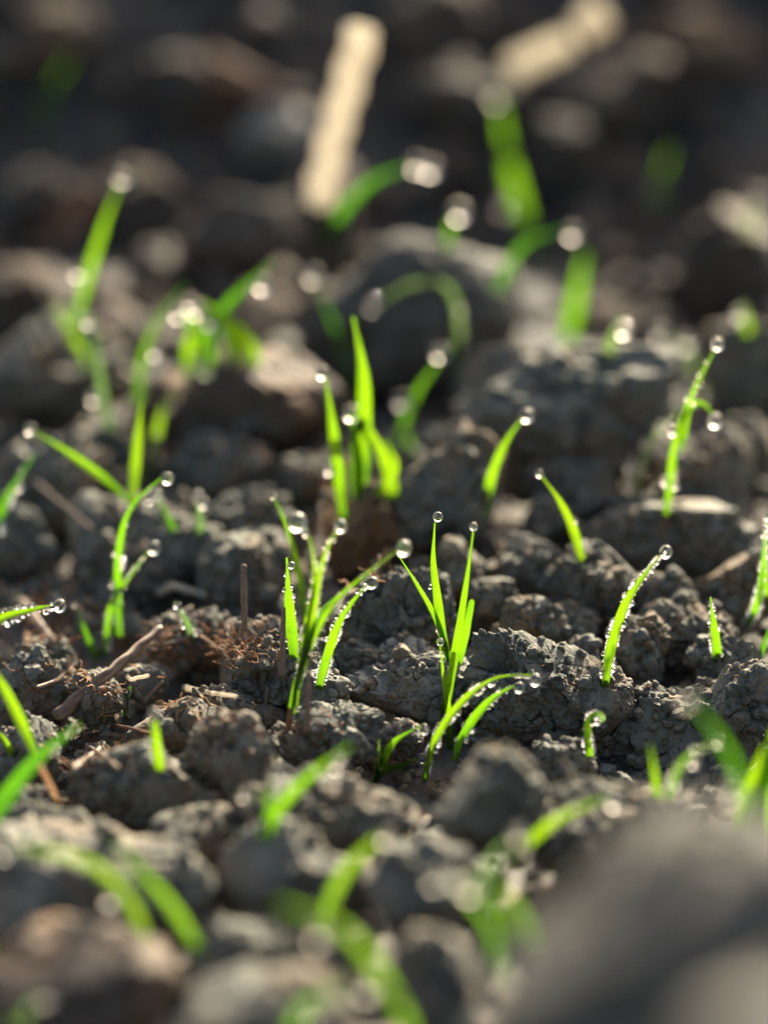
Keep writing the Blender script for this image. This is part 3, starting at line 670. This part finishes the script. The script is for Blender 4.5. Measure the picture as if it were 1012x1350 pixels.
 ('dim blurred blade at the top left corner', '', (50, 200), [([(48, 195), (60, 140), (92, 75)], 36, dict(mat=D_, twist=5))], []),
 ('small dim shoot under a lone bright disc right of the straw', 'the small dim shoot', (590, 320), [([(590, 325), (592, 300), (604, 275)], 24, dict(mat=D_))], [(605, 278, 10, 0, 'lone bright')]),
 ('faint shoot at the right edge above the dark blurred clod', 'the faint shoot at the right edge', (990, 300), [([(990, 310), (992, 285), (996, 255)], 20, dict(mat=Y_))], [(995, 260, 8, 0, 'pale'), (960, 279, 5, 0, 'small')]),
 ('short blurred shoot at the right edge', 'the short shoot at the right edge', (985, 448), [([(987, 448), (984, 425), (978, 400)], 24, {})], [(979, 412, 6, 0, 'dim')]),
 # right
 ('tall dewy upright blade on the right leaning to a drop', 'the tall dewy blade on the right', (874, 703),
  [([(873, 703), (882, 650), (889, 590), (912, 520), (944, 456)], 16, dict(twist=15, beads=.25, bs=1.8))], [(945, 453, 7, 0, 'topmost'), (891, 570, 5, 0, 'middle'), (877, 634, 4.5, 0, 'lower'), (895, 597, 4, 0, 'small')]),
 ('short curled leaf tip ending in a bright drop, behind the tall dewy blade', 'the short curled leaf', (900, 570), [([(900, 570), (906, 540), (925, 532), (940, 548)], 13, dict(g=(873, 703), open_=False))], [(942, 554, 8, 0, 'bright')]),
 ('dewy grey green blade leaning behind the tall dewy blade', 'the dewy leaning blade', (834, 655), [([(834, 655), (845, 610), (865, 570), (896, 540)], 18, dict(mat=Y_, beads=.6, bs=1.6))], [(841, 615, 7.5, 0, 'bright')]),
 ('pale blurred blade sloping down to the tall dewy blade', 'the pale sloping blade', (932, 520), [([(932, 525), (915, 485), (895, 455), (868, 435)], 22, dict(mat=Y_, beads=.3, bs=2))], [(870, 439, 8, 0, 'bright'), (905, 450, 8, 0, 'faint')]),
 ('blurred pale shoot beside a faint disc above the broad clod', 'the blurred pale shoot', (800, 470), [([(800, 470), (806, 445), (818, 415)], 26, dict(mat=Y_))], [(816, 432, 9, 0, 'faint')]),
 ('thick bright blade with a drop before the broad sunlit clod', 'the thick bright blade', (641, 657), [([(641, 659), (650, 620), (668, 580), (693, 545)], 19, dict(twist=5, tip=.95, fold=.2))], [(694, 547, 7.5, 0, 'bright')]),
 ('small leaning blade with a yellow foot right of centre', 'the small leaning blade', (767, 742), [([(767, 742), (756, 700), (737, 660), (712, 626)], 13, dict(twist=10, tip=.95))], [(711, 624, 5, 0, 'tiny'), (753, 688, 3, 0, 'side')]),
 ('curved beaded blade with a big hanging drop, right of centre', 'the curved beaded blade', (797, 906), [([(797, 906), (806, 850), (830, 785), (878, 722)], 15, dict(beads=1.5, twist=12, fold=.25))], [(877, 727, 8.5, 0, 'big')]),
 ('short upright leaf on the right with beaded edges', '', (945, 868), [([(945, 868), (942, 835), (936, 787)], 14, dict(beads=1, twist=10, tip=.95, base=.4))], []),
 ('beaded blade at the right edge curving up from the soil', 'the beaded blade at the right edge', (977, 838), [([(977, 838), (998, 795), (1006, 740), (1010, 676)], 14, dict(beads=1.2, twist=15))], [(1011, 681, 5, 0, 'small')]),
 ('tiny green shoot at the right edge below the beaded blade', '', (1003, 856), [([(1003, 856), (1012, 828)], 10, dict(mat=D_))], []),
 ('little shoot with a curled dewy tip beside the large rough clod', 'the curled shoot', (777, 997), [([(777, 997), (774, 965), (778, 945), (790, 942), (793, 952)], 11, dict(beads=2, twist=5, tip=.3, bs=1.2))], [(788, 944, 6, 0, 'clear')]),
 ('thin straight sprout on the broad clod at lower right', '', (866, 1054), [([(866, 1054), (862, 1020), (856, 982)], 9, dict(twist=5))], []),
 ('bent dewy shoot right of the thin straight sprout', 'the bent dewy shoot', (880, 1052), [([(880, 1052), (890, 1020), (910, 995), (945, 977)], 11, dict(beads=1.2, mat=D_, bs=1.3))], [(945, 978, 4.5, 0, 'small'), (918, 1008, 5, 0, 'bright')]),
 ('large bright blurred blade leaving the right edge at lower right', '', (985, 1085), [([(985, 1090), (1000, 1040), (1035, 940)], 46, dict(c=-14, twist=5)), ([(1000, 1092), (1005, 1040), (1018, 960)], 40, dict(c=-14, twist=5)), ([(975, 1088), (985, 1050), (1004, 985)], 30, dict(c=-16, twist=5)), ([(1010, 1090), (1006, 1060), (1022, 1010)], 34, dict(c=-12))], []),
 ('dim blurred leaf crossing toward the large bright blade', 'the dim crossing leaf', (1010, 1090), [([(990, 1090), (965, 1000), (905, 915)], 20, dict(c=-36, mat=D_, twist=35))], [(905, 922, 5.5, 0, 'faint'), (963, 1043, 7, 0, 'pale')]),
 # foreground
 ('blurred mottled blade leaning right in the lower centre left', 'the blurred leaning foreground blade', (345, 1110), [([(345, 1112), (372, 1062), (410, 1022), (462, 982)], 27, dict(c=-22, twist=8))], [(443, 1004, 7, 0, 'dim')]),
 ('short blurred shoot bending left beside the mottled blade', 'the short bending foreground shoot', (350, 1105), [([(352, 1108), (356, 1070), (342, 1048), (322, 1045)], 12, dict(c=-20, mat=Y_))], [(322, 1046, 6, 0, 'white'), (364, 1022, 0, 0, '')]),
 ('thin blurred shoot tipped by a bright disc', 'the thin foreground shoot', (350, 1110), [([(350, 1110), (352, 1070), (363, 1024)], 12, dict(c=-22, mat=D_))], [(364, 1021, 7, 0, 'bright')]),
 ('blurred dewy blade rising right toward the broad clod', 'the blurred dewy rising blade', (670, 1140), [([(665, 1145), (700, 1105), (740, 1075), (800, 1052)], 24, dict(beads=.3, bs=2, c=-22))], [(808, 1056, 7.5, 0, 'bright'), (700, 1095, 0, 0, '')]),
 ('short thick blurred blade with a disc at its end, lower centre', 'the short thick blurred blade', (435, 1195), [([(432, 1198), (455, 1150), (508, 1095)], 38, dict(c=-32, twist=5, tip=.6, mat=M_MID))], [(508, 1101, 8, 0, 'pale')]),
 ('long blurred blade arching from the left edge, lower left', 'the long blurred arching blade', (200, 1260), [([(198, 1255), (168, 1185), (110, 1135), (-5, 1112)], 32, dict(c=-33, twist=5, mat=M_MID))], [(150, 1180, 8, 0, 'bright'), (5, 1120, 8, 0, 'cut off')]),
 ('blurred blade sloping down right in the lower left', '', (262, 1250), [([(262, 1252), (230, 1200), (195, 1160), (150, 1108)], 32, dict(c=-32, twist=5, mat=M_MID))], []),
 ('biggest blurred blade arching from the bottom edge', 'the biggest foreground blade', (545, 1400), [([(560, 1400), (510, 1300), (450, 1225), (365, 1192)], 52, dict(c=-48, twist=5, tip=.6, mat=M_MID))], [(418, 1236, 10, 0, 'big upper'), (478, 1303, 10, 0, 'big lower')]),
 ('dim blurred blade bowing at the bottom edge', 'the dim blade at the bottom edge', (375, 1380), [([(375, 1390), (400, 1330), (470, 1290)], 36, dict(c=-48, mat=D_))], [(427, 1352, 9, 0, 'cut off')]),
 ('blurred blade under overlapping light discs in the lower right', 'the blade under the overlapping discs', (655, 1265), [([(655, 1265), (640, 1215), (585, 1155)], 30, dict(c=-42, mat=M_MID))], [(568, 1159, 8, 0, 'bright left'), (620, 1168, 10, 0, 'large'), (605, 1150, 8, 0, 'overlapping')]),
 ('dim blurred leaf behind the overlapping discs', '', (690, 1240), [([(700, 1240), (670, 1190), (620, 1150)], 40, dict(c=-50, mat=D_))], []),
 ('pale blurred leaf leaning right above the overlapping discs', 'the pale leaning foreground leaf', (640, 1150), [([(635, 1155), (660, 1120), (690, 1098)], 26, dict(c=-35, mat=Y_))], [(683, 1100, 7, 0, 'faint')]),
 ('bright blurred blade cut off by the left edge near the bottom', '', (12, 1320), [([(14, 1325), (4, 1290), (-15, 1250)], 30, dict(c=-35, twist=5))], []),
 ('faint dewy shoot in the bottom left corner', 'the faint corner shoot', (35, 1360), [([(30, 1370), (40, 1330), (65, 1305)], 30, dict(c=-42, mat=Y_))], [(60, 1311, 8, 0, 'faint')]),
 ('short bright blade at the right edge between two clods', 'the short blade above the flat twig', (1012, 800), [([(1012, 800), (1010, 760), (1014, 720)], 8, {})], []),
]
for lab, short, rp, blades, drops in SEED:
    c0 = blades[0][2].get('c')
    e = root_empty(*rp, c=c0)
    tag(e, lab, 'grass seedling', GS)
    Bs = [blade(p, w_, e, **o) for p, w_, o in blades]
    # reddish sheath round the foot of the plants whose base is in view and sharp
    if rp in ((379, 962), (155, 866), (874, 703), (767, 742)):
        k = 9; B = Bs[-1] if rp == (379, 962) else Bs[0]
        nseg = 10; V = []; UV = []
        for i in range(k):
            rr = B.hw[i]*1.12+0.01*(1-i/k)
            for j in range(nseg):
                a_ = 2*math.pi*j/nseg
                V.append(B.C[i]+B.W[i]*math.cos(a_)*rr+B.N[i]*math.sin(a_)*rr*.8-B.o); UV.append((j/nseg, i/k))
        I = np.arange(k*nseg).reshape(k, nseg); I2 = np.roll(I, -1, axis=1)
        Fq = np.stack([I[:-1].ravel(), I2[:-1].ravel(), I2[1:].ravel(), I[1:].ravel()], 1)
        link('sheath', make_mesh('sheath', np.array(V), Fq, M_SHEATH, uv=UV), parent=e)
    for (x, y, r, bi, word) in drops:
        if r > 0: drop(x, y, r, Bs[bi], f'{word} dew drop on {short}')
    del e['_o']

# ------------------------------------------------------------------ straws, twigs, roots
def tube(pts3, r0, r1, name, mat, flat=0.6, seed=0, nseg=12, n=40, split=0.0, parent=None, rough=.08):
    Cn = catmull(pts3, n); T = np.gradient(Cn, axis=0); T /= np.linalg.norm(T, axis=1)[:, None]
    W0 = np.cross(T, -F); W0 /= np.linalg.norm(W0, axis=1)[:, None]; N0 = np.cross(W0, T)
    V = []; UV = []
    for i in range(n):
        s = i/(n-1); R = r0+(r1-r0)*s
        e = 1.0 if 0 < i < n-1 else 0.55
        for j in range(nseg):
            a_ = 2*math.pi*j/nseg
            q = 1+rough*math.sin(3*a_+seed+s*4)+rough*math.sin(s*31+seed*2+a_)
            V.append(Cn[i]+(W0[i]*math.cos(a_)+N0[i]*math.sin(a_)*flat)*R*q*e); UV.append((j/nseg, s*3))
    k = len(V); V.append(Cn[0]); V.append(Cn[-1]); UV += [(0, 0), (0, 3)]
    I = np.arange(n*nseg).reshape(n, nseg); I2 = np.roll(I, -1, axis=1)
    Fq = np.stack([I[:-1].ravel(), I2[:-1].ravel(), I2[1:].ravel(), I[1:].ravel()], 1)
    t = [[I[0, (j+1) % nseg], I[0, j], k, k] for j in range(nseg)]+[[I[-1, j], I[-1, (j+1) % nseg], k+1, k+1] for j in range(nseg)]
    tri = np.concatenate([Fq[:, [0, 1, 2]], Fq[:, [0, 2, 3]], np.array(t)[:, :3]])
    V = np.array(V); o = V.mean(0) if parent is None else np.zeros(3)
    return link(name, make_mesh(name, V-o, tri, mat, uv=UV), o, parent)
def lying(pts, lift=0.15, dd=None):
    """pixels on the soil; dd: depth offsets in cm towards the camera"""
    out = []
    for i, (x, y) in enumerate(pts):
        P, d = hit(x, y); d -= lift*2+(dd[i] if dd else 0)
        out.append(CAM+d*ray(x, y))
    return out
def between(a, da, b, db, n=4, sag=0.0):
    """straight piece from pixel a (depth da) to pixel b (depth db)"""
    return [CAM+(da+(db-da)*t)*ray(a[0]+(b[0]-a[0])*t, a[1]+(b[1]-a[1])*t)+np.array([0, 0, sag*math.sin(math.pi*t)]) for t in np.linspace(0, 1, n)]
GD = 'dry straws and twigs on the soil'
def hd(x, y, k=0.3): return hit(x, y)[1]-k
def straw(a, b, w0, w1, mat, lab, cat='straw', name='straw', da=None, db=None, sag=0.0, flat=.5, rough=.08, mid=None, clear=True):
    da = hd(*a) if da is None else da; db = hd(*b) if db is None else db
    if mid: pts = between(a, da, mid, (da+db)/2, 3)[:-1]+between(mid, (da+db)/2, b, db, 3)
    else: pts = between(a, da, b, db, 4, sag)
    k = PXS*da/FD
    if clear:
        need = 0
        for t in np.linspace(.12, .95, 9):
            Q = catmull(pts, 41)[int(t*40)]; qx, qy, qd = project(Q); need = max(need, qd-hit(qx, qy)[1]+w0*k*.4)
        pts = [p-min(need, 2.2)*F*min(1, .35+t) for p, t in zip(pts, np.linspace(0, 1.3, len(pts)))]
    return tag(tube(pts, w0*k/2, w1*k/2, name, mat, flat, seed=a[0], rough=rough), lab, cat, GD)
d1 = hd(422, 285)
straw((418, 276), (478, 34), 40, 42, M_STRAW, 'thick pale straw standing up in the blurred background', da=106, db=106.5, flat=.22, rough=.13, clear=False)
d1 = hd(680, 100)
straw((668, 92), (755, 55), 34, 30, M_STRAW, 'pale blurred straw lying near the top, left of the bright round one', da=d1-4, db=d1-4, flat=.3, rough=.15, clear=False)
straw((762, 42), (800, 18), 40, 40, M_STRAW, 'short bright straw end at the top right', da=d1-5, db=d1-5, flat=.35, rough=.15, clear=False)
class _W: pass
wb = _W(); wb.C = np.array([CAM+(d1-5.5)*ray(780, 30)]); wb.hw = [0.2]; wb.W = [X]
drop(782, 29, 9, wb, 'bright dew drop on the short straw end at the top right', 'dew drops on the straws')
d1 = hd(320, 130)
straw((268, 82), (392, 134), 34, 22, M_RUST, 'rusty brown dead leaf blurred at the top left', 'dead leaf', 'dead_leaf', d1-1, d1-1, flat=.2)
d1 = hd(72, 325)
straw((72, 325), (128, 248), 28, 18, M_RUST, 'pinkish husk left of the tall blurred blade', 'husk', 'husk', d1-1, d1-2, flat=.4)
dt = hd(160, 880)
straw((75, 945), (218, 824), 19, 9, M_TWIG, 'split brown twig lying across the soil at left', 'twig', 'twig', hd(75, 945, .7), dt-1.1, flat=.55, rough=.17, mid=(146, 886))
straw((196, 838), (256, 798), 6, 4, M_TWIG, 'thin brown stalk poking from the split twig end', 'twig', 'twig', dt-.5, dt+.5)
straw((140, 905), (197, 848), 10, 5, M_TWIG, 'dark splinter under the split brown twig', 'twig', 'twig', dt-.7, dt-.4)
straw((-10, 768), (72, 848), 17, 8, M_TWIG, 'dark brown stem slanting down from the left edge', 'twig', 'twig', None, None, mid=(35, 802))
straw((42, 632), (122, 698), 5, 4, M_TWIG, 'thin brown root slanting over the dark clod', 'root', 'root')
straw((207, 782), (272, 785), 9, 7, M_STRAW, 'short pale root bit on the grey block of soil', 'root', 'root', mid=(228, 772))
straw((322, 832), (321, 744), 9, 8, M_TWIG, 'thin brown stub standing before the rounded clod', 'stem stub', 'stem_stub', None, hd(322, 832)-.1)
straw((371, 893), (374, 800), 9, 6, M_TWIG, 'brown dry stub standing against the wide upright blade', 'stem stub', 'stem_stub', None, hd(371, 893)-.2)
straw((404, 966), (409, 862), 8, 4, M_TWIG, 'brown papery stub right of the clump stem', 'stem stub', 'stem_stub', None, hd(404, 966)-.2)
straw((349, 950), (353, 905), 5, 4, M_TWIG, 'small dry stub left of the clump stem', 'stem stub', 'stem_stub', None, hd(349, 950)-.1)
straw((243, 905), (318, 912), 8, 5, M_STRAW, 'pale curved root arching over the crusted clod', 'root', 'root', mid=(285, 908))
straw((160, 878), (205, 885), 6, 5, M_STRAW, 'bent straw curl right of the split twig', 'straw', mid=(180, 890))
straw((190, 925), (215, 898), 5, 4, M_TWIG, 'short brown fibre stick below the split twig', 'twig', 'twig')
straw((755, 1032), (741, 1000), 6, 2.5, M_FLAKE, 'thin pale sprout in the dark gap beside the large rough clod', 'sprout', 'sprout', None, hd(755, 1032)-.2, mid=(752, 1014))
straw((830, 655), (905, 622), 12, 6, M_TWIG, 'blurred brown stalk at the foot of the dewy leaning blade', 'twig', 'twig', flat=.5, mid=(850, 640))
straw((118, 985), (160, 1010), 9, 7, M_TWIG, 'rusty curved stalk in the dark gap at lower left', 'twig', 'twig', mid=(135, 990))
straw((100, 1010), (140, 980), 7, 5, M_TWIG, 'brown stick leaning in the gap at lower left', 'twig', 'twig')
straw((20, 778), (58, 800), 6, 4, M_RUST, 'short rusty stem crossing the dark slanting stem', 'twig', 'twig')
straw((52, 905), (112, 868), 6, 3, M_TWIG, 'thin twig left of the split brown twig', 'twig', 'twig', mid=(84, 892))
straw((90, 935), (170, 868), 5, 3, M_RUST, 'slim rusty strand running along the split brown twig', 'twig', 'twig')
straw((262, 838), (300, 862), 5, 3, M_RUST, 'tiny rusty stick on the fibrous lump', 'twig', 'twig')
straw((215, 850), (262, 832), 5, 3, M_TWIG, 'tiny brown stick on the fibrous lump', 'twig', 'twig', mid=(238, 845))
straw((440, 735), (452, 690), 5, 3, M_RUST, 'thin curled rusty root rising from the fibre lump', 'root', 'root', None, hd(440, 735)-.3, mid=(438, 712))
straw((455, 752), (498, 722), 5, 3, M_RUST, 'rusty root bending over the fibre lump', 'root', 'root', mid=(480, 742))
straw((28, 850), (70, 862), 6, 4, M_TWIG, 'brown bit of stem lying in the gap at the left', 'twig', 'twig')
straw((150, 955), (215, 968), 5, 4, M_RUST, 'rusty strand under the small beaded blade', 'twig', 'twig', mid=(180, 958))
straw((60, 985), (95, 1012), 6, 4, M_RUST, 'rusty bit of stem under the crossing green leaves', 'twig', 'twig')
# pale husk flake
P, d = hit(222, 880); fl = []
Vf, Ff = ico(3); q = Vf*np.array([.34, .30, .035]); q = q*(1+.25*noise(Vf*2, 5))[:, None]; q[:, 2] += .25*q[:, 0]**2
ang = math.radians(35); R_ = np.array([[math.cos(ang), -math.sin(ang), 0], [0, 0, 0], [0, 0, 1]]); R_[1] = [math.sin(ang), math.cos(ang), 0]
q = q@R_.T; q[:, 2] += -q[:, 1]*-0.6
tag(link('husk', make_mesh('husk', q, Ff, M_FLAKE), CAM+(d-.35)*ray(222, 878)), 'pale papery husk flake beside the split twig', 'husk', GD)

# rusty root fibres and litter: nobody could count it
fv, ff = [], []; off = 0
def fibre(P, L, r, seed):
    global off
    rg = np.random.default_rng(seed)
    d = rg.normal(size=3); d[2] = abs(d[2])*.6; d /= np.linalg.norm(d); pts = [P]
    for _ in range(5):
        d = d+rg.normal(size=3)*.45; d /= np.linalg.norm(d); pts.append(pts[-1]+d*L/5)
    pts = np.array(pts); T = np.gradient(pts, axis=0); T /= np.linalg.norm(T, axis=1)[:, None]
    a_ = np.cross(T, [0.3, 0.5, 0.8]); a_ /= np.linalg.norm(a_, axis=1)[:, None]; b = np.cross(T, a_)
    V = np.concatenate([pts[i]+r*(1-.12*i)*(np.cos(t)*a_[i]+np.sin(t)*b[i])[None] for i in range(6) for t in np.arange(4)*math.pi/2])
    I = np.arange(24).reshape(6, 4); I2 = np.roll(I, -1, axis=1)
    ff.append(np.stack([I[:-1].ravel(), I2[:-1].ravel(), I2[1:].ravel(), I[1:].ravel()], 1)+off); fv.append(V); off += 24
sd_ = 0
for (cx, cy_, sx, sy, n_, L, r) in [(478, 700, 36, 52, 1100, .55, .014), (270, 858, 75, 24, 800, .35, .011), (60, 800, 50, 45, 260, .5, .014), (120, 985, 45, 25, 140, .35, .013),
                                    (100, 900, 60, 30, 160, .3, .012), (620, 640, 60, 18, 50, .25, .010), (350, 965, 120, 30, 90, .3, .010), (800, 880, 180, 110, 120, .25, .009), (500, 600, 400, 60, 140, .5, .016), (190, 920, 120, 50, 120, .35, .011)]:
    for _ in range(n_):
        x, y = random.gauss(cx, sx*.6), random.gauss(cy_, sy*.6)
        P, d = hit(x, y); sd_ += 1
        if min((x-k[0])**2+(y-k[1])**2-(k[3]+6)**2 if d < k[2]+.3 else 9 for k in keep) < 0 : continue
        fibre(P, L*random.uniform(.4, 1.5), r*random.uniform(.6, 1.8), sd_)
fo = link('root_fibres', make_mesh('root_fibres', np.concatenate(fv), np.concatenate(ff), M_FIBRE))
tag(fo, 'rusty brown root fibres and plant litter strewn over the soil', 'plant litter', kind='stuff')

# ------------------------------------------------------------------ loose crumbs of soil: nobody could count it
variants = {n: [clod_shape(n, 1, .9, .78, 900+31*k+n, 1.15, 8, 0.05) for k in range(10)] for n in (2, 3, 4)}
KP = np.array(keep)
def scatter(count, rlo, rhi, xr, yr, on_ray=False, name='soil_crumbs'):
    VV, FF = [], []; off = 0; made = 0
    for _ in range(count):
        r = rlo*(rhi/rlo)**(random.random()**1.7)
        if on_ray:
            P, d = hit(random.uniform(*xr), random.uniform(*yr)); P = P+np.array([0, 0, r*.25])
        else:
            x, y = random.uniform(*xr), random.uniform(*yr); P = np.array([x, y, zground(x, y)+r*.2])
        sx, sy, d = project(P); rp = r/PXS*FD/d
        m = (np.hypot(KP[:, 0]-sx, KP[:, 1]-sy) < rp+KP[:, 3]) & (KP[:, 2] > d-0.5*r)
        if m.any(): continue
        fine = abs(d-FOC)/d < .08
        n = (4 if rp > 22 else 3 if rp > 7 else 2) if fine else (3 if rp > 18 else 2)
        Vv, Fc = random.choice(variants[n])
        A = RNG.normal(size=(3, 3)); Q, _r_ = np.linalg.qr(A)
        VV.append((Vv@Q.T)*r*np.array([1, 1, .85])+P); FF.append(Fc+off); off += len(Vv); made += 1
    print(name, made, off)
    return np.concatenate(VV), np.concatenate(FF)
v1, f1 = scatter(1000, .15, .6, (-13, 13), (-17, 23))
v2, f2 = scatter(1900, .05, .28, (-30, 1042), (560, 1150), True)
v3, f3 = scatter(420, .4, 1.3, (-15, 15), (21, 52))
v4, f4 = scatter(1700, .03, .12, (-30, 1042), (700, 1090), True)
o1 = link('soil_lumps', make_mesh('soil_lumps', v1, f1, M_CLOD)); tag(o1, 'small grey lumps of soil heaped between the clods', 'soil lumps', kind='stuff')
o2 = link('soil_crumbs', make_mesh('soil_crumbs', np.vstack([v2, v4]), np.vstack([f2, f4+len(v2)]), M_CLOD)); tag(o2, 'fine crumbs of grey soil lying on the clods', 'soil crumbs', kind='stuff')

o3 = link('dark_soil_lumps', make_mesh('dark_soil_lumps', v3, f3, M_DARK)); tag(o3, 'dark lumps of soil on the far bank', 'soil lumps', kind='stuff')
